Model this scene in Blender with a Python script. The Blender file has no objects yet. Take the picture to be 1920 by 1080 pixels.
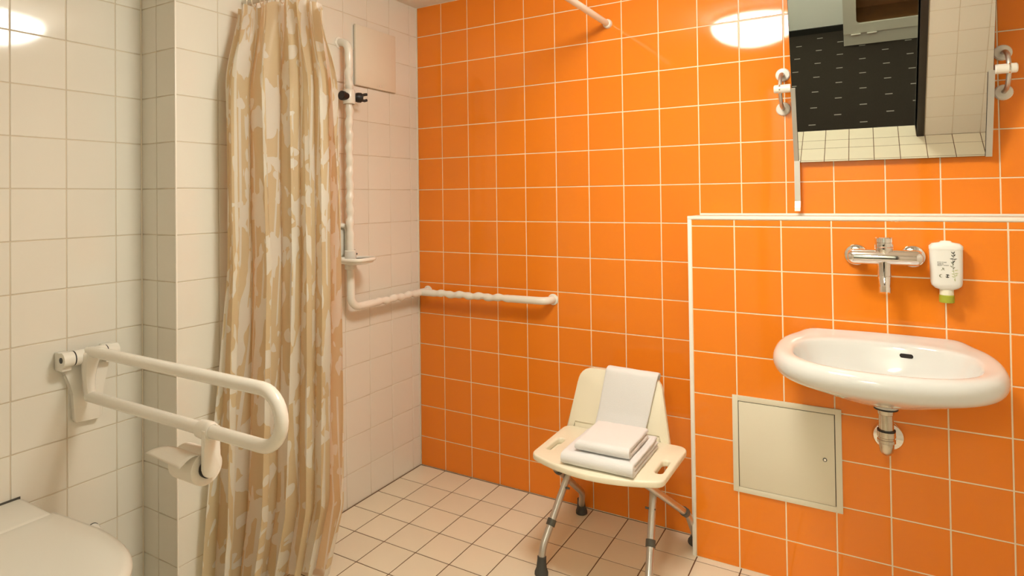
import bpy, bmesh, math, random
from mathutils import Vector, Matrix, noise

random.seed(7)
scene = bpy.context.scene
COL = scene.collection
R = math.radians

# ------------------------------------------------------------------ camera
CAM_POS = Vector((1.887795, -2.429865, 1.2984))
CAM_R = Vector((0.86058049, 0.50916836, -0.01219862))
CAM_U = Vector((0.01727049, -0.00523602, 0.99983714))
CAM_F = Vector((-0.50902157, 0.86065101, 0.01329961))
cam_data = bpy.data.cameras.new('camera')
cam = bpy.data.objects.new('camera', cam_data)
COL.objects.link(cam)
cam.matrix_world = Matrix(((CAM_R.x, CAM_U.x, -CAM_F.x, CAM_POS.x),
                           (CAM_R.y, CAM_U.y, -CAM_F.y, CAM_POS.y),
                           (CAM_R.z, CAM_U.z, -CAM_F.z, CAM_POS.z),
                           (0, 0, 0, 1)))
cam_data.sensor_width = 36.0
cam_data.lens = 1165.19 / 1920 * 36
cam_data.shift_x = (960 - 932.07) / 1920
cam_data.shift_y = -(540 - 354.57) / 1920
cam_data.clip_start = 0.02
cam_data.clip_end = 50
scene.camera = cam

# ------------------------------------------------------------------ light and exposure
world = bpy.data.worlds.new('world')
scene.world = world
world.use_nodes = True
world.node_tree.nodes['Background'].inputs[0].default_value = (1.0, 0.93, 0.82, 1)
world.node_tree.nodes['Background'].inputs[1].default_value = 0.02
LAMP_POS = (1.40, -1.08, 2.235)
LAMP_COLOR = (1.0, 0.965, 0.87)
LAMP_STRENGTH = 30.0
HALL_FILL_POS = (1.60, -3.85, 2.50)  # added fill light, an unseen dome put in to brighten the hallway
HALL_FILL_COLOR = (1.0, 0.97, 0.80)
HALL_FILL_STRENGTH = 52.0
vs = scene.view_settings
vs.view_transform = 'Standard'
vs.look = 'None'
vs.exposure = 0.62
vs.gamma = 1.0
vs.use_curve_mapping = False

# ------------------------------------------------------------------ helpers
ORIG = {}


def origin(o):
    return ORIG.get(o.name, Vector((0, 0, 0))) if o else Vector((0, 0, 0))


def tag(o, label=None, cat=None, group=None, kind=None):
    if label: o['label'] = label
    if cat: o['category'] = cat
    if group: o['group'] = group
    if kind: o['kind'] = kind
    return o


def thing(name, loc, label, cat, group=None):
    o = bpy.data.objects.new(name, None)
    COL.objects.link(o)
    o.location = loc
    o.empty_display_size = 0.05
    ORIG[o.name] = Vector(loc)
    return tag(o, label, cat, group)


class MB:
    """collects geometry in world coordinates and builds it as one mesh object"""

    def __init__(self):
        self.bm = bmesh.new()

    def quadgrid(self, rows, close_u=False, close_v=False):
        vs_ = [[self.bm.verts.new(p) for p in r] for r in rows]
        n, m = len(vs_), len(vs_[0])
        for i in range(n if close_v else n - 1):
            for j in range(m if close_u else m - 1):
                a, b = vs_[i][j], vs_[i][(j + 1) % m]
                c, d = vs_[(i + 1) % n][(j + 1) % m], vs_[(i + 1) % n][j]
                try:
                    self.bm.faces.new((a, b, c, d))
                except ValueError:
                    pass
        return vs_

    def loft(self, rings, cap0=True, cap1=True):
        vs_ = self.quadgrid(rings, close_u=True)
        if cap0: self.bm.faces.new(list(reversed(vs_[0])))
        if cap1: self.bm.faces.new(vs_[-1])
        return self

    def box(self, lo, hi, bev=0.0, seg=2):
        lo, hi = Vector(lo), Vector(hi)
        g = bmesh.ops.create_cube(self.bm, size=1.0)
        vv = g['verts']
        for v in vv:
            v.co = Vector(((lo[i] + hi[i]) / 2 + v.co[i] * (hi[i] - lo[i])) for i in range(3))
        if bev > 0:
            ed = list({e for v in vv for e in v.link_edges})
            bmesh.ops.bevel(self.bm, geom=ed, offset=bev, segments=seg, affect='EDGES', profile=0.5)
        return self

    def tube(self, pts, r, seg=12, cap=True):
        pts = [Vector(p) for p in pts]
        rr = r if callable(r) else (lambda i, t: r)
        n = len(pts)
        tang = []
        for i in range(n):
            a, b = pts[max(i - 1, 0)], pts[min(i + 1, n - 1)]
            tang.append((b - a).normalized())
        t0 = tang[0]
        ref = Vector((0, 0, 1)) if abs(t0.z) < 0.9 else Vector((1, 0, 0))
        nrm = (ref - t0 * ref.dot(t0)).normalized()
        rings = []
        for i in range(n):
            t = tang[i]
            nrm = (nrm - t * nrm.dot(t)).normalized()
            bn = t.cross(nrm)
            q = rr(i, i / max(n - 1, 1))
            rings.append([pts[i] + (nrm * math.cos(2 * math.pi * k / seg) + bn * math.sin(2 * math.pi * k / seg)) * q
                          for k in range(seg)])
        return self.loft(rings, cap, cap)

    def lathe(self, prof, base, axis=(0, 0, 1), seg=24):
        """prof: (radius, height along axis) pairs"""
        ax = Vector(axis).normalized()
        ref = Vector((0, 0, 1)) if abs(ax.z) < 0.9 else Vector((1, 0, 0))
        u = (ref - ax * ref.dot(ax)).normalized()
        w = ax.cross(u)
        base = Vector(base)
        rings = []
        for r_, h in prof:
            rings.append([base + ax * h + (u * math.cos(2 * math.pi * k / seg) + w * math.sin(2 * math.pi * k / seg)) * max(r_, 1e-4)
                          for k in range(seg)])
        return self.loft(rings)

    def sleeve(self, prof, r_in, base, axis=(0, 0, 1), seg=24):
        """lathe with a bore: closed profile around a hole of radius r_in"""
        ax = Vector(axis).normalized()
        ref = Vector((0, 0, 1)) if abs(ax.z) < 0.9 else Vector((1, 0, 0))
        u = (ref - ax * ref.dot(ax)).normalized()
        w = ax.cross(u)
        base = Vector(base)
        pr = [(r_in, prof[0][1])] + list(prof) + [(r_in, prof[-1][1])]
        self.quadgrid([[base + ax * h + (u * math.cos(2 * math.pi * k / seg) + w * math.sin(2 * math.pi * k / seg)) * r_ for k in range(seg)]
                       for r_, h in pr], close_u=True, close_v=True)
        return self

    def prism(self, outline, depth, bev=0.0, seg=2):
        """outline: world points of a planar polygon, depth: extrusion vector"""
        d = Vector(depth)
        a = [self.bm.verts.new(Vector(p)) for p in outline]
        b = [self.bm.verts.new(Vector(p) + d) for p in outline]
        n = len(a)
        f0 = self.bm.faces.new(a)
        f1 = self.bm.faces.new(list(reversed(b)))
        for i in range(n):
            self.bm.faces.new((a[i], b[i], b[(i + 1) % n], a[(i + 1) % n]))
        if bev > 0:
            ed = list(f0.edges) + list(f1.edges)
            bmesh.ops.bevel(self.bm, geom=ed, offset=bev, segments=seg, affect='EDGES', profile=0.5)
        return self

    def mesh(self, off, smooth=True, angle=35):
        bmesh.ops.recalc_face_normals(self.bm, faces=self.bm.faces[:])
        if off.length > 0:
            bmesh.ops.translate(self.bm, verts=self.bm.verts[:], vec=-off)
        me = bpy.data.meshes.new('mesh')
        if smooth:
            lim = R(angle)
            for f in self.bm.faces: f.smooth = True
            for e in self.bm.edges:
                if len(e.link_faces) == 2 and e.calc_face_angle(0) > lim: e.smooth = False
        self.bm.to_mesh(me)
        self.bm.free()
        return me

    def build(self, name, mat, parent=None, smooth=True, angle=35, subsurf=0):
        off = origin(parent)
        me = self.mesh(off, smooth, angle)
        me.name = name
        me.materials.append(mat)
        o = bpy.data.objects.new(name, me)
        COL.objects.link(o)
        if parent:
            o.parent = parent
        ORIG[o.name] = off
        if subsurf:
            m = o.modifiers.new('subsurf', 'SUBSURF')
            m.levels = m.render_levels = subsurf
        return o


def arc(c, r, a0, a1, n, u, v):
    c, u, v = Vector(c), Vector(u), Vector(v)
    return [c + u * (r * math.cos(a0 + (a1 - a0) * i / n)) + v * (r * math.sin(a0 + (a1 - a0) * i / n)) for i in range(n + 1)]


def smooth_path(pts, rad, n=6):
    """polyline with its inner corners rounded"""
    pts = [Vector(p) for p in pts]
    out = [pts[0]]
    for i in range(1, len(pts) - 1):
        a, b, c = pts[i - 1], pts[i], pts[i + 1]
        r_ = rad if not isinstance(rad, (list, tuple)) else rad[i - 1]
        d1, d2 = (a - b).normalized(), (c - b).normalized()
        p0, p2 = b + d1 * r_, b + d2 * r_
        for k in range(n + 1):
            t = k / n
            out.append(p0 * (1 - t) ** 2 + b * 2 * t * (1 - t) + p2 * t * t)
    out.append(pts[-1])
    return out


def resample(pts, step):
    pts = [Vector(p) for p in pts]
    out = [pts[0]]
    for a, b in zip(pts, pts[1:]):
        n = max(1, int(round((b - a).length / step)))
        for k in range(1, n + 1): out.append(a.lerp(b, k / n))
    return out


# ------------------------------------------------------------------ materials
def mat(name, color, rough=0.5, metal=0.0, bump=0.0, bump_scale=60.0, vary=0.0, vary_scale=3.0, per_obj=0.0, coat=0.0, spec=0.5):
    m = bpy.data.materials.new(name)
    m.use_nodes = True
    nt = m.node_tree
    b = nt.nodes['Principled BSDF']
    b.inputs['Base Color'].default_value = (*color, 1)
    b.inputs['Roughness'].default_value = rough
    b.inputs['Metallic'].default_value = metal
    b.inputs['Specular IOR Level'].default_value = spec
    if coat:
        b.inputs['Coat Weight'].default_value = coat
        b.inputs['Coat Roughness'].default_value = 0.05
    tc = nt.nodes.new('ShaderNodeTexCoord')
    last = None
    if vary or per_obj:
        nz = nt.nodes.new('ShaderNodeTexNoise')
        nz.inputs['Scale'].default_value = vary_scale
        nz.inputs['Detail'].default_value = 3
        nt.links.new(tc.outputs['Object'], nz.inputs['Vector'])
        mr = nt.nodes.new('ShaderNodeMapRange')
        mr.inputs[3].default_value = 1 - vary
        mr.inputs[4].default_value = 1 + vary
        nt.links.new(nz.outputs['Fac'], mr.inputs[0])
        fac = mr.outputs[0]
        if per_obj:
            oi = nt.nodes.new('ShaderNodeObjectInfo')
            m2 = nt.nodes.new('ShaderNodeMapRange')
            m2.inputs[3].default_value = 1 - per_obj
            m2.inputs[4].default_value = 1 + per_obj
            nt.links.new(oi.outputs['Random'], m2.inputs[0])
            mu = nt.nodes.new('ShaderNodeMath')
            mu.operation = 'MULTIPLY'
            nt.links.new(fac, mu.inputs[0])
            nt.links.new(m2.outputs[0], mu.inputs[1])
            fac = mu.outputs[0]
        vm = nt.nodes.new('ShaderNodeVectorMath')
        vm.operation = 'SCALE'
        vm.inputs[0].default_value = color
        nt.links.new(fac, vm.inputs['Scale'])
        nt.links.new(vm.outputs[0], b.inputs['Base Color'])
    if bump:
        nz = nt.nodes.new('ShaderNodeTexNoise')
        nz.inputs['Scale'].default_value = bump_scale
        nz.inputs['Detail'].default_value = 2
        nt.links.new(tc.outputs['Object'], nz.inputs['Vector'])
        bp = nt.nodes.new('ShaderNodeBump')
        bp.inputs['Strength'].default_value = bump
        bp.inputs['Distance'].default_value = 0.002
        nt.links.new(nz.outputs['Fac'], bp.inputs['Height'])
        nt.links.new(bp.outputs[0], b.inputs['Normal'])
    return m


def emis(name, color, strength):
    m = bpy.data.materials.new(name)
    m.use_nodes = True
    b = m.node_tree.nodes['Principled BSDF']
    b.inputs['Base Color'].default_value = (0.9, 0.88, 0.82, 1)
    b.inputs['Emission Color'].default_value = (*color, 1)
    b.inputs['Emission Strength'].default_value = strength
    b.inputs['Roughness'].default_value = 0.3
    return m


M = {}
M['orange'] = mat('orange_glaze', (0.87, 0.238, 0.018), 0.055, bump=0.006, bump_scale=9, vary=0.02, per_obj=0.02, spec=0.38)
M['grout_cream'] = mat('cream_grout', (0.93, 0.78, 0.56), 0.8, bump=0.15, bump_scale=300)
M['cream'] = mat('cream_glaze', (0.79, 0.765, 0.675), 0.07, bump=0.006, bump_scale=9, vary=0.02, per_obj=0.015)
M['grout_beige'] = mat('beige_grout', (0.66, 0.585, 0.45), 0.8, bump=0.15, bump_scale=300)
M['floor'] = mat('pale_floor_glaze', (0.81, 0.735, 0.565), 0.33, bump=0.04, bump_scale=120, vary=0.05, vary_scale=6, per_obj=0.03)
M['grout_dark'] = mat('brown_grout', (0.16, 0.085, 0.04), 0.85, bump=0.2, bump_scale=300)
M['ceiling'] = mat('ceiling_paint', (0.86, 0.82, 0.73), 0.85, bump=0.03)
M['silicone'] = mat('white_silicone', (0.84, 0.77, 0.63), 0.45, vary=0.03)
M['trim'] = mat('white_trim_plastic', (0.90, 0.86, 0.77), 0.3, vary=0.01)
M['ceramic'] = mat('white_ceramic', (0.73, 0.73, 0.70), 0.07, coat=0.4, vary=0.004)
M['lidplastic'] = mat('white_seat_plastic', (0.78, 0.76, 0.67), 0.22, vary=0.004)
M['railwhite'] = mat('white_rail_plastic', (0.86, 0.83, 0.74), 0.22, vary=0.005)
M['chairplastic'] = mat('cream_chair_plastic', (0.87, 0.80, 0.62), 0.42, bump=0.06, bump_scale=400, vary=0.01)
M['alu'] = mat('brushed_aluminium', (0.62, 0.60, 0.57), 0.33, metal=1.0, bump=0.02, bump_scale=200)
M['chrome'] = mat('chrome', (0.83, 0.81, 0.79), 0.06, metal=1.0, vary=0.01)
M['oldchrome'] = mat('dull_chrome', (0.62, 0.56, 0.47), 0.16, metal=1.0, vary=0.12, vary_scale=40)
M['steel'] = mat('steel_strip', (0.62, 0.60, 0.55), 0.42, metal=0.85, vary=0.02)
M['rubber'] = mat('grey_rubber', (0.055, 0.052, 0.045), 0.6, bump=0.05)
M['collar'] = mat('grey_collar_plastic', (0.10, 0.095, 0.08), 0.5, vary=0.02)
M['black'] = mat('black_plastic', (0.012, 0.010, 0.009), 0.4, vary=0.02)
M['gap'] = mat('dark_gap', (0.02, 0.016, 0.012), 0.9, vary=0.02)
M['hatch'] = mat('painted_steel_hatch', (0.76, 0.70, 0.55), 0.38, vary=0.015)
M['hatch2'] = mat('cream_hatch', (0.78, 0.72, 0.59), 0.40, vary=0.01)
M['towel'] = mat('white_terry', (0.86, 0.845, 0.83), 0.95, bump=0.8, bump_scale=700, vary=0.015, spec=0.1)
M['soap'] = mat('white_bottle_plastic', (0.84, 0.83, 0.77), 0.32, vary=0.005)
M['soapneck'] = mat('frosted_neck_plastic', (0.80, 0.76, 0.58), 0.4, vary=0.01)
M['green'] = mat('green_cap_plastic', (0.36, 0.40, 0.035), 0.35, vary=0.03)
M['ink'] = mat('black_ink', (0.03, 0.03, 0.02), 0.6, vary=0.02)
M['inkgrey'] = mat('grey_ink', (0.22, 0.23, 0.15), 0.6, vary=0.02)
M['inkgreen'] = mat('pale_green_ink', (0.52, 0.56, 0.30), 0.6, vary=0.02)
M['paper'] = mat('tissue_paper', (0.84, 0.79, 0.69), 0.95, bump=0.3, bump_scale=200, spec=0.1, vary=0.01)
M['mirror'] = mat('mirror_glass', (0.92, 0.94, 0.90), 0.006, metal=1.0)
M['hallwall'] = mat('hall_white_paint', (0.80, 0.82, 0.76), 0.8, bump=0.03)
M['cabinet'] = mat('white_cabinet_lacquer', (0.62, 0.61, 0.52), 0.4, vary=0.02)
M['wood'] = mat('brown_wood', (0.20, 0.09, 0.028), 0.45, vary=0.25, vary_scale=14)
M['darkframe'] = mat('dark_brown_frame', (0.022, 0.016, 0.011), 0.45, vary=0.1)
M['baseboard'] = mat('black_baseboard', (0.012, 0.012, 0.009), 0.5, vary=0.1)
M['lampbase'] = mat('lamp_base_white', (0.85, 0.84, 0.80), 0.4, vary=0.01)
M['lampglow'] = emis('lamp_diffuser', LAMP_COLOR, LAMP_STRENGTH)
M['hallglow'] = emis('hall_fill_diffuser', HALL_FILL_COLOR, HALL_FILL_STRENGTH)


def node(nt, t, **kw):
    n = nt.nodes.new(t)
    for k, v in kw.items(): setattr(n, k, v)
    return n


def mathn(nt, op, a, b=None, c=None):
    n = nt.nodes.new('ShaderNodeMath')
    n.operation = op
    for i, v in enumerate((a, b, c)):
        if v is None: continue
        if isinstance(v, (int, float)):
            n.inputs[i].default_value = v
        else:
            nt.links.new(v, n.inputs[i])
    return n.outputs[0]


def carpet_material():
    m = bpy.data.materials.new('dark_carpet_with_dashes')
    m.use_nodes = True
    nt = m.node_tree
    b = nt.nodes['Principled BSDF']
    b.inputs['Roughness'].default_value = 0.95
    b.inputs['Specular IOR Level'].default_value = 0.1
    tc = nt.nodes.new('ShaderNodeTexCoord')
    sx = nt.nodes.new('ShaderNodeSeparateXYZ')
    nt.links.new(tc.outputs['Object'], sx.inputs[0])

    def dashes(ox, oy):
        u = mathn(nt, 'PINGPONG', mathn(nt, 'ADD', sx.outputs[0], ox), 0.17)
        v = mathn(nt, 'PINGPONG', mathn(nt, 'ADD', sx.outputs[1], oy), 0.13)
        return mathn(nt, 'MULTIPLY', mathn(nt, 'LESS_THAN', u, 0.024), mathn(nt, 'LESS_THAN', v, 0.0065))
    d = mathn(nt, 'MAXIMUM', dashes(-1.38 + 3.4, 4.03), dashes(-1.55 + 3.4, 3.90))
    nz = node(nt, 'ShaderNodeTexNoise')
    nz.inputs['Scale'].default_value = 350
    nt.links.new(tc.outputs['Object'], nz.inputs['Vector'])
    cr = node(nt, 'ShaderNodeValToRGB')
    cr.color_ramp.elements[0].color = (0.010, 0.008, 0.006, 1)
    cr.color_ramp.elements[1].color = (0.042, 0.033, 0.024, 1)
    nt.links.new(nz.outputs['Fac'], cr.inputs[0])
    mx = node(nt, 'ShaderNodeMix', data_type='RGBA')
    nt.links.new(d, mx.inputs[0])
    nt.links.new(cr.outputs[0], mx.inputs[6])
    mx.inputs[7].default_value = (0.30, 0.28, 0.24, 1)
    nt.links.new(mx.outputs[2], b.inputs['Base Color'])
    return m


def curtain_material():
    """translucent cream cloth with a printed pattern of stems, leaves and blossoms (UV in metres of cloth)"""
    m = bpy.data.materials.new('printed_shower_curtain')
    m.use_nodes = True
    nt = m.node_tree
    b = nt.nodes['Principled BSDF']
    out = nt.nodes['Material Output']
    uv = node(nt, 'ShaderNodeUVMap')
    sep = node(nt, 'ShaderNodeSeparateXYZ')
    nt.links.new(uv.outputs[0], sep.inputs[0])
    u, v = sep.outputs[0], sep.outputs[1]

    def noise2(su, sv, detail=0.0, w=0.0):
        cb = node(nt, 'ShaderNodeCombineXYZ')
        nt.links.new(mathn(nt, 'MULTIPLY', u, su), cb.inputs[0])
        nt.links.new(mathn(nt, 'MULTIPLY', v, sv), cb.inputs[1])
        cb.inputs[2].default_value = w
        n = node(nt, 'ShaderNodeTexNoise')
        n.inputs['Scale'].default_value = 1.0
        n.inputs['Detail'].default_value = detail
        nt.links.new(cb.outputs[0], n.inputs['Vector'])
        return n.outputs['Fac']

    def vor(su, sv, w):
        cb = node(nt, 'ShaderNodeCombineXYZ')
        wob = mathn(nt, 'MULTIPLY', mathn(nt, 'SUBTRACT', noise2(14, 14, 0, w + 3), 0.5), 0.06)
        nt.links.new(mathn(nt, 'MULTIPLY', mathn(nt, 'ADD', u, wob), su), cb.inputs[0])
        nt.links.new(mathn(nt, 'MULTIPLY', mathn(nt, 'ADD', v, wob), sv), cb.inputs[1])
        cb.inputs[2].default_value = w
        n = node(nt, 'ShaderNodeTexVoronoi', feature='F1')
        n.inputs['Scale'].default_value = 1.0
        nt.links.new(cb.outputs[0], n.inputs['Vector'])
        return n.outputs['Distance']
    # thin upright stems
    uw = mathn(nt, 'ADD', u, mathn(nt, 'MULTIPLY', mathn(nt, 'SUBTRACT', noise2(4, 1.5), 0.5), 0.04))
    stem = mathn(nt, 'LESS_THAN', mathn(nt, 'PINGPONG', uw, 0.019), 0.0042)
    stem = mathn(nt, 'MULTIPLY', stem, mathn(nt, 'GREATER_THAN', noise2(12, 1.8, 0, 4.0), 0.47))
    # leaves on the stems, blossoms in clusters
    leaf = mathn(nt, 'LESS_THAN', vor(22, 15, 1.0), 0.36)
    leaf = mathn(nt, 'MULTIPLY', leaf, mathn(nt, 'GREATER_THAN', noise2(7, 3.2, 1, 9.0), 0.475))
    bloom = mathn(nt, 'GREATER_THAN', noise2(19, 6.0, 2.0, 2.0), 0.55)
    mask = mathn(nt, 'MAXIMUM', mathn(nt, 'MAXIMUM', stem, leaf), bloom)
    mx = node(nt, 'ShaderNodeMix', data_type='RGBA')
    nt.links.new(mask, mx.inputs[0])
    mx.inputs[6].default_value = (0.83, 0.705, 0.48, 1)
    mx.inputs[7].default_value = (0.95, 0.93, 0.86, 1)
    nt.links.new(mx.outputs[2], b.inputs['Base Color'])
    b.inputs['Roughness'].default_value = 0.38
    tr = node(nt, 'ShaderNodeBsdfTranslucent')
    nt.links.new(mx.outputs[2], tr.inputs[0])
    ms = node(nt, 'ShaderNodeMixShader')
    ms.inputs[0].default_value = 0.55
    nt.links.new(b.outputs[0], ms.inputs[1])
    nt.links.new(tr.outputs[0], ms.inputs[2])
    nt.links.new(ms.outputs[0], out.inputs[0])
    return m


M['carpet'] = carpet_material()
M['curtain'] = curtain_material()

# ------------------------------------------------------------------ room shell
T = 0.15
LX = -0.1887            # wall beside the toilet
PY = -1.248             # pillar front (return) face
HY = -0.1345            # face of the half-height wall
HX = 1.3335             # left end of the half-height wall
HTOP = 1.2225
RX = 2.60               # right wall
FY = -2.37              # front wall (with the door)
CZ = 2.235
DX0, DX1 = 1.30, 2.20   # door opening
RZ = [0.1397 + T * k for k in range(14)]      # row joints

_tile_cache = {}


def tile_mesh(w, h, m, bev):
    key = (round(w, 4), round(h, 4), m.name)
    if key in _tile_cache: return _tile_cache[key]
    th = 0.006
    vs_, fs = [], []
    for ins, z in ((0, -th), (0, -bev), (bev * 0.3, -bev * 0.3), (bev, 0)):
        a, b = w / 2 - ins, h / 2 - ins
        vs_ += [(-a, -b, z), (a, -b, z), (a, b, z), (-a, b, z)]
    for k in range(3):
        for i in range(4):
            fs.append((k * 4 + i, k * 4 + (i + 1) % 4, k * 4 + 4 + (i + 1) % 4, k * 4 + 4 + i))
    fs.append((12, 13, 14, 15))
    me = bpy.data.meshes.new('tile')
    me.from_pydata(vs_, [], fs)
    for i, p in enumerate(me.polygons): p.use_smooth = 4 <= i < 12
    me.materials.append(m)
    _tile_cache[key] = me
    return me


def spans(a, b, joints):
    js = sorted(j for j in joints if a + 0.004 < j < b - 0.004)
    e = [a] + js + [b]
    return list(zip(e, e[1:]))


def tiles(parent, o, ux, uy, us, vs_, gap, m, skip=None, bev=0.0012, tilt=0.0012):
    """grid of tiles on the plane through o spanned by ux, uy; the front of each tile lies in the plane"""
    o, ux, uy = Vector(o), Vector(ux), Vector(uy)
    n = ux.cross(uy)
    base = Matrix((ux, uy, n)).transposed()
    for (u0, u1) in us:
        for (v0, v1) in vs_:
            rs = [(u0, u1, v0, v1)]
            if skip:
                s0, s1, t0, t1 = skip
                if u0 >= s0 - 1e-4 and u1 <= s1 + 1e-4 and v0 >= t0 - 1e-4 and v1 <= t1 + 1e-4: continue
            for (a, b, c, d) in rs:
                if b - a < gap + 0.004 or d - c < gap + 0.004: continue
                ob = bpy.data.objects.new('tile', tile_mesh(b - a - gap, d - c - gap, m, bev))
                COL.objects.link(ob)
                rot = base @ Matrix.Rotation(random.gauss(0, tilt), 3, 'X') @ Matrix.Rotation(random.gauss(0, tilt), 3, 'Y')
                ob.matrix_local = Matrix.Translation(o + ux * ((a + b) / 2) + uy * ((c + d) / 2)) @ rot.to_4x4()
                ob.parent = parent


def structure(name, lo, hi, m, label, bev=0.0):
    o = MB().box(lo, hi, bev).build(name, m, smooth=False)
    return tag(o, label, None, kind='structure')


def frange(a, step, n): return [a + step * k for k in range(n)]


REC = 0.0016   # how far the joints lie behind the tile faces
rows = spans(0, CZ, RZ)

# orange wall
wb = structure('wall_back', (-0.35, REC, -0.1), (RX + 0.15, 0.15, CZ + 0.1), M['grout_cream'], 'tall wall of glossy orange square tiles behind the shower chair')
tiles(wb, (0, 0, 0), (1, 0, 0), (0, 0, 1), spans(0.003, RX, frange(0.147, T, 18)), rows, 0.0038, M['orange'], skip=(HX + 0.03, 9, -1, 1.20))
# half-height wall carrying the basin
wh = structure('wall_back_low', (HX + 0.004, HY + REC, -0.1), (RX + 0.1, 0.0, HTOP - 0.003), M['grout_cream'], 'half-height orange tiled wall that carries the wash basin')
tiles(wh, (0, HY, 0), (1, 0, 0), (0, 0, 1), spans(HX + 0.011, RX, frange(1.492, T, 8)), spans(0.0, HTOP - 0.012, frange(0.1365, T, 8)), 0.0042, M['orange'])
# left walls: the shower side stands proud of the toilet side
wl = structure('wall_left_shower', (LX - 0.15, PY + REC, -0.1), (-REC, 0.01, CZ + 0.1), M['grout_beige'], 'cream tiled wall of the shower corner behind the curtain')
tiles(wl, (0, 0, 0), (0, 1, 0), (0, 0, 1), spans(PY, 0, frange(-1.095, 0.1481, 8)), rows, 0.0028, M['cream'])
tiles(wl, (0, PY, 0), (1, 0, 0), (0, 0, 1), spans(LX, 0, [-0.1035]), rows, 0.0028, M['cream'])
wt = structure('wall_left_toilet', (LX - 0.15, FY - 0.14, -0.1), (LX - REC, PY + 0.02, CZ + 0.1), M['grout_beige'], 'cream tiled wall beside the toilet with the folding rail')
tiles(wt, (LX, 0, 0), (0, 1, 0), (0, 0, 1), spans(FY, PY, frange(-1.62 - 5 * 0.1441, 0.1441, 9)), rows, 0.0032, M['cream'])
# right wall and front wall with the door opening (seen in the mirror)
wr = structure('wall_right', (RX + REC, FY - 0.14, -0.1), (RX + 0.15, 0.05, CZ + 0.1), M['grout_beige'], 'cream tiled wall on the basin side of the bathroom')
tiles(wr, (RX, 0, 0), (0, -1, 0), (0, 0, 1), spans(0.1345, -FY, frange(0.164, T, 16)), rows, 0.0028, M['cream'])
bmf = MB()
bmf.box((LX - 0.1, FY - 0.14, -0.1), (DX0, FY - REC, CZ + 0.1))
bmf.box((DX1, FY - 0.14, -0.1), (RX + 0.1, FY - REC, CZ + 0.1))
bmf.box((DX0, FY - 0.14, 2.06), (DX1, FY - REC, CZ + 0.1))
wf = tag(bmf.build('wall_front', M['grout_beige'], smooth=False), 'cream tiled wall with the door opening, seen in the mirror', kind='structure')
tiles(wf, (0, FY, 0), (-1, 0, 0), (0, 0, 1), spans(-RX, -DX1 - 0.045, [-(0.147 + T * k) for k in range(18)]), rows, 0.0028, M['cream'])
tiles(wf, (0, FY, 0), (-1, 0, 0), (0, 0, 1), spans(-DX0 + 0.045, -LX, [-(0.147 + T * k) for k in range(-3, 18)]), rows, 0.0028, M['cream'])
ce = structure('ceiling', (LX - 0.1, FY - 0.1, CZ), (RX + 0.1, 0.05, CZ + 0.1), M['ceiling'], 'white painted bathroom ceiling')

# floor
fl = structure('floor', (LX - 0.1, FY, -0.1), (RX + 0.1, 0.1, -REC), M['grout_dark'], 'pale square floor tiles with dark brown joints')
tiles(fl, (0, 0, 0), (1, 0, 0), (0, 1, 0), spans(0.003, RX, frange(0.147, T, 18)), spans(FY, -0.004, [-(0.164 + T * k) for k in range(16)]), 0.0042, M['floor'], skip=(HX + 0.0, 9, HY - 0.003, 1), bev=0.001, tilt=0.0008)
tiles(fl, (0, 0, 0), (1, 0, 0), (0, 1, 0), spans(LX, 0.003, [-0.0975]), spans(FY, PY, [-(0.164 + T * k) for k in range(16)]), 0.0042, M['floor'], bev=0.001, tilt=0.0008)
ft = structure('floor_threshold', (DX0, FY - 0.14, -0.1), (DX1, FY, -REC), M['grout_dark'], 'strip of floor tiles in the door opening')
tiles(ft, (0, 0, 0), (1, 0, 0), (0, 1, 0), spans(DX0, DX1, frange(0.147, T, 18)), [(FY - 0.14, FY)], 0.0042, M['floor'], bev=0.001)

# trims: edge profile of the half wall, silicone beads in the corners
t1 = tag(MB().box((HX - 0.002, HY - 0.002, 0.0), (HX + 0.011, HY + 0.02, HTOP), 0.002).build('trim_1', M['trim']), 'white upright edge profile on the end of the half wall', kind='structure')
t2 = tag(MB().box((HX - 0.002, HY - 0.003, HTOP - 0.012), (RX, HY + 0.02, HTOP), 0.002).build('trim_2', M['trim']), 'white edge profile along the top of the half wall', kind='structure')
t3 = tag(MB().box((HX + 0.0, HY + 0.02, HTOP - 0.004), (RX, 0.0, HTOP - 0.001)).build('trim_3', M['hatch2'], smooth=False), 'narrow glazed ledge on top of the half wall', kind='structure')
t4 = tag(MB().box((HX + 0.015, -0.006, HTOP - 0.001), (RX, 0.0, HTOP + 0.0065), 0.002).build('trim_4', M['trim']), 'white sealant line where the ledge meets the orange wall', kind='structure')
t5 = tag(MB().box((-0.001, -0.005, 0.0), (0.004, 0.0, CZ), 0.0015).build('trim_5', M['silicone']), 'white sealant line in the shower corner', kind='structure')
t6 = tag(MB().box((-0.004, PY - 0.0008, 0.0), (0.0008, PY + 0.004, CZ), 0.001).build('trim_6', M['trim']), 'white edge strip on the outer corner of the cream wall', kind='structure')

t7 = tag(MB().box((LX, PY - 0.004, 0.0), (LX + 0.004, PY, CZ), 0.0015).build('trim_7', M['silicone']), 'white sealant line in the inner corner beside the toilet wall', kind='structure')

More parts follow.
